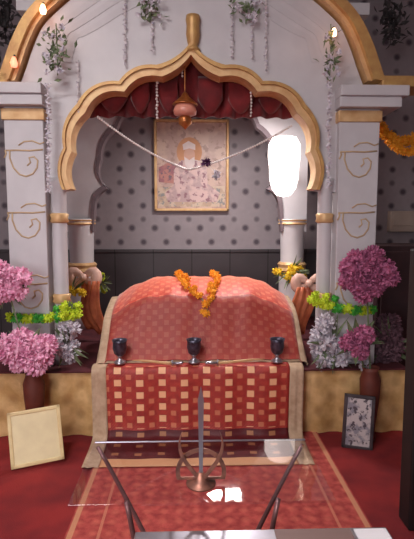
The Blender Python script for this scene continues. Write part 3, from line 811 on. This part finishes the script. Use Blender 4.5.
# ------------------------------------------------------------ floor vases with pink flowers
bp = me_of('pink_blossom', cluster(.075, 130, .05, .034), petal_p); bmg = me_of('magenta_blossom', cluster(.075, 130, .05, .034), petal_m)
def vase(px, Y, lab, groups):
    c = at(px, 440, Y); c.z = 0
    t = thing('flower_vase', lab, 'vase', c, 'tall vases of pink flowers')
    b = B(); lathe(b, [(.045, .001), (.05, .02), (.04, .06), (.052, .18), (.066, .32), (.07, .42), (.05, .48), (.058, .51), (.052, .505), (.04, .46), (0, .45)], c); part('vase', b, terra, t, True)
    st = B()
    for (gx, gy, rx, rz, n, me, nm, sc) in groups:
        g = at(gx, gy, Y)
        tube(st, [c+Vector((0, 0, .45)), c+Vector(((g.x-c.x)*.3, 0, (g.z+.2)*.5)), g], .006, 6)
        for i in range(n):
            a = 2.4*i; r = math.sqrt((i+.5)/n)
            p = g+Vector((rx*r*math.cos(a), R.uniform(-.05, .0), rz*r*math.sin(a)))
            inst(nm, me, t, p, sc*R.uniform(.85, 1.1))
    for i in range(16):
        d = rdir(); g = groups[i % len(groups)]; q = at(g[0], g[1], Y)
        blade(st, q, Vector((d.x, -.1, d.z-.3)), .18, .05)
    part('stems', st, leafm, t); return t
vase(36, 3.13, 'terracotta floor vase of pale pink flowers behind the cream plaque', [(28, 350, .15, .10, 11, bp, 'pink_blossom', .95), (6, 283, .11, .10, 9, bp, 'pink_blossom', .85)])
vase(368, 3.14, 'terracotta floor vase of magenta flowers behind the grey printed board', [(357, 341, .07, .08, 5, bmg, 'magenta_blossom', .8), (366, 273, .16, .13, 16, bmg, 'magenta_blossom', .85)])

cream_rim = mat('cream_gold_rim', srgb(240, 220, 166), srgb(222, 194, 140), 14, .4)
# plaques leaning on the plinth
def plaque(c0, c1, c2, c3, Y0, Y1, m, fm, lab, name, cat):
    """corners TL, TR, BR, BL in the picture; bottom at Y0 and top leaning back to Y1"""
    yl, yr = Y0
    tl, tr, br, bl = at(*c0, yl+Y1), at(*c1, yr+Y1), at(*c2, yr), at(*c3, yl)
    t = thing(name, lab, cat, ((bl+br)/2))
    ux = (tr-tl+br-bl)/2; uz = (tl-bl+tr-br)/2; w, h = ux.length, uz.length; ux.normalize(); n = ux.cross(uz).normalized(); uz = n.cross(ux).normalized()*-1 if n.cross(ux).z < 0 else n.cross(ux).normalized()
    ctr = (tl+tr+br+bl)/4; M_ = Matrix((ux, n, uz)).transposed()
    b = B(); box(b, ctr, (w-.02, .014, h-.02), .002, M_); part('panel', b, m, t)
    b = B()
    for s in (-1, 1):
        box(b, ctr+uz*s*(h/2-.011), (w, .026, .022), .004, M_); box(b, ctr+ux*s*(w/2-.011), (.022, .026, h), .004, M_)
    part('frame', b, fm, t)
    return t, ctr, ux, uz, n, w, h
t, ctr, ux, uz, n, w, h = plaque((4, 415), (57, 404), (67, 459), (14, 468), (2.79, 2.88), .07, plaquem, cream_rim, 'tilted cream plaque with pale gold frame on the carpet at the left', 'plaque', 'plaque')
plaque((345, 393), (376, 397), (372, 451), (341, 447), (3.03, 2.98), .05, printm, steel_d, 'grey and white printed board leaning against the plinth at the right', 'printed_board', 'picture')

# ------------------------------------------------------------ glass table in front
legm = mat('brownish_metal', srgb(150, 108, 106), srgb(120, 90, 90), 12, .35, .5)
TZ = .75; ty0, ty1 = 1.21, 1.575; tx0, tx1 = at(95, 440, 1.575).x, at(305, 440, 1.575).x
t = thing('glass_table', 'clear glass-topped table with curved dark metal legs in front of the altar cloth', 'table', ((tx0+tx1)/2, 1.4, 0))
b = B(); bx(b, tx0, tx1, ty0, ty1, TZ-.008, TZ, .002); part('glass_top', b, glass, t)
b = B()
tube(b, [(tx0, ty1, TZ-.003), (tx1, ty1, TZ-.003)], .0035, 8); part('back_rail', b, steel, t)
for s0, e in ((tx0+.012, 1), (tx1-.012, -1)):
    for y, yy in ((ty1-.015, -.02), (ty0+.03, .06)):
        sx_ = s0 if yy < 0 else s0+e*.14
        b = B(); pts = []
        for i in range(15):
            v = i/14; pts.append((sx_+e*(.34 if yy < 0 else .1)*v**.95, y+yy*v, (TZ-.012)*(1-v)+.022*v))
        tube(b, pts, [.007+.004*(i/14) for i in range(15)], 8); part('leg', b, legm, t, True)
# two-edged sword emblem standing on the glass
ey = 1.30; e0 = at(201, 500, ey); ex = e0.x; ez = TZ
t = thing('sword_emblem', 'metal emblem of upright sword, ring and curved blades standing on the glass table', 'ornament', (ex, ey, TZ))
b = B(); top = at(201, 386, ey).z
prism(b, [(ex-.005, ez+.03), (ex-.006, ez+.12), (ex-.0085, top-.04), (ex, top), (ex+.0085, top-.04), (ex+.006, ez+.12), (ex+.005, ez+.03)], ey-.002, ey+.002); part('sword', b, steel, t)
b = B(); rc = at(201, 473, ey).z; rr = .072; n = 40
A = [(ex+rr*math.cos(2*PI*i/n), max(rc+rr*math.sin(2*PI*i/n), ez+.012)) for i in range(n+1)]; C_ = [(ex+(rr-.012)*math.cos(2*PI*i/n), max(rc+(rr-.012)*math.sin(2*PI*i/n), ez+.02)) for i in range(n+1)]
ribbon(b, A, C_, ey+.003, ey+.007); part('ring', b, copper, t)
for s in (-1, 1):
    b = B(); n = 16
    o_ = [(ex+s*(.012+.052*math.sin(PI*(i/n)*.72)), ez+.02+.14*(i/n)) for i in range(n+1)]; i_ = [(x-s*.014*(1-(i/n)**2), z) for i, (x, z) in enumerate(o_)]
    ribbon(b, o_, i_, ey-.009-s*.002, ey-.005-s*.002); part('curved_blade', b, copper, t)
b = B(); lathe(b, [(.042, .001), (.042, .006), (.016, .014), (.010, .035), (0, .036)], (ex, ey, ez)); part('base', b, copper, t, True)

# steel donation box nearest the camera
bz = .70; by1 = 1.17
bx0, bx1 = at(135, 530, by1).x, at(386, 530, by1).x
t = thing('donation_box', 'steel box with bright top edge at the bottom of the view', 'box', ((bx0+bx1)/2, by1-.15, 0))
b = B(); bx(b, bx0+.006, bx1-.006, by1-.34, by1-.004, .0125, bz-.02, .006); part('body', b, steel_d, t)
b = B(); bx(b, bx0, bx1, by1-.35, by1, bz-.02, bz, .005); part('lid', b, steel, t)
b = B(); bx(b, bx1-.09, bx1-.006, by1-.2, by1-.01, bz+.0003, bz+.002); part('paper_label', b, mat('white_paper', srgb(236, 232, 236), None, 5, .6), t)
b = B(); bx(b, bx0+.36, bx1-.10, by1-.2, by1-.01, bz+.0003, bz+.003); part('slot_plate', b, mat('brown_plate', srgb(130, 104, 98), None, 5, .5), t)

# tall loudspeaker at the right
sxl = at(403, 400, 2.27).x; sz = at(403, 250, 2.15).z
t = thing('loudspeaker', 'tall black cabinet standing at the right edge of the view', 'speaker', (sxl+.2, 2.21, 0))
b = B(); bx(b, sxl, sxl+.4, 2.15, 2.27, .001, sz, .01); part('cabinet', b, black, t)
b = B(); bx(b, sxl+.03, sxl+.37, 2.135, 2.15, .1, sz-.04, .004); part('grille', b, blackgr, t)
# dark side cabinet behind the right flowers
cxl_ = at(379, 300, 3.9).x
t = thing('side_cabinet', 'dark brown cabinet beyond the right pier behind the magenta flowers', 'cabinet', (cxl_+.5, 4.1, 0))
dkm = mat('dark_wood', srgb(66, 42, 44), srgb(50, 32, 36), 9, .6)
b = B(); bx(b, cxl_, cxl_+1.0, 3.95, 4.4, .001, at(380, 246, 3.9).z, .01); part('body', b, dkm, t)
for k in range(2):
    b = B(); bx(b, cxl_+.03+k*.48, cxl_+.48+k*.48, 3.93, 3.95, .08, at(380, 252, 3.9).z, .004); d_ = part('door', b, dkm, t)
    b = B(); ball(b, (cxl_+.44+k*.12, 3.918, .7), .014, 2); part('knob', b, brass, d_, True)

# ------------------------------------------------------------ lights
def area(name, loc, sx_, sy_, e, c, rot=(0, 0, 0)):
    d = bpy.data.lights.new(name, 'AREA'); d.shape = 'RECTANGLE'; d.size = sx_; d.size_y = sy_; d.energy = e; d.color = c
    o = bpy.data.objects.new(name, d); col.objects.link(o); o.location = loc; o.rotation_euler = rot; return o
def fixture(x, y, lab):
    t = thing('ceiling_light', lab, 'ceiling light', (x, y, CZ))
    b = B(); bx(b, x-.65, x+.65, y-.16, y+.16, CZ-.06, CZ-.001, .01); part('housing', b, white2, t)
    b = B(); bx(b, x-.6, x+.6, y-.12, y+.12, CZ-.07, CZ-.06, .003); part('diffuser', b, lampc, t)
for x, y, e, lab in ((-1.3, .9, 60, 'long ceiling light before the palanquin, above the view'), (-1.2, -.9, 80, 'long ceiling light above and behind the viewer')):
    fixture(x, y, lab); area('ceiling_lamp_light', (x, y, CZ-.09), 1.2, .24, e, (1, .95, .94))
area('canopy_lamp_light', (lp.x, lp.y, lp.z-.03), .30, .12, 38, (1, .93, .9))
for (px, py, e) in ((43, 10, .35), (14, 63, .15), (334, 33, .25)):
    d = bpy.data.lights.new('fairy_light', 'POINT'); d.energy = e; d.color = (1, .45, .25); d.shadow_soft_size = .02
    o = bpy.data.objects.new('fairy_light', d); col.objects.link(o); o.location = at(px, py, AW-.2)

area('added_fill_light', (-1.6, -2.40, 1.75), 1.6, 1.2, 75, (.96, .96, 1), (PI/2, 0, 0))  # frontal fill added for the rear arch, set at the invented window
w = bpy.data.worlds.new('room_air'); bpy.context.scene.world = w; w.use_nodes = True
w.node_tree.nodes['Background'].inputs[0].default_value = (.6, .56, .6, 1); w.node_tree.nodes['Background'].inputs[1].default_value = .1
vs = bpy.context.scene.view_settings
vs.view_transform = 'Standard'; vs.look = 'None'; vs.gamma = 1; vs.exposure = -0.42; vs.use_curve_mapping = False
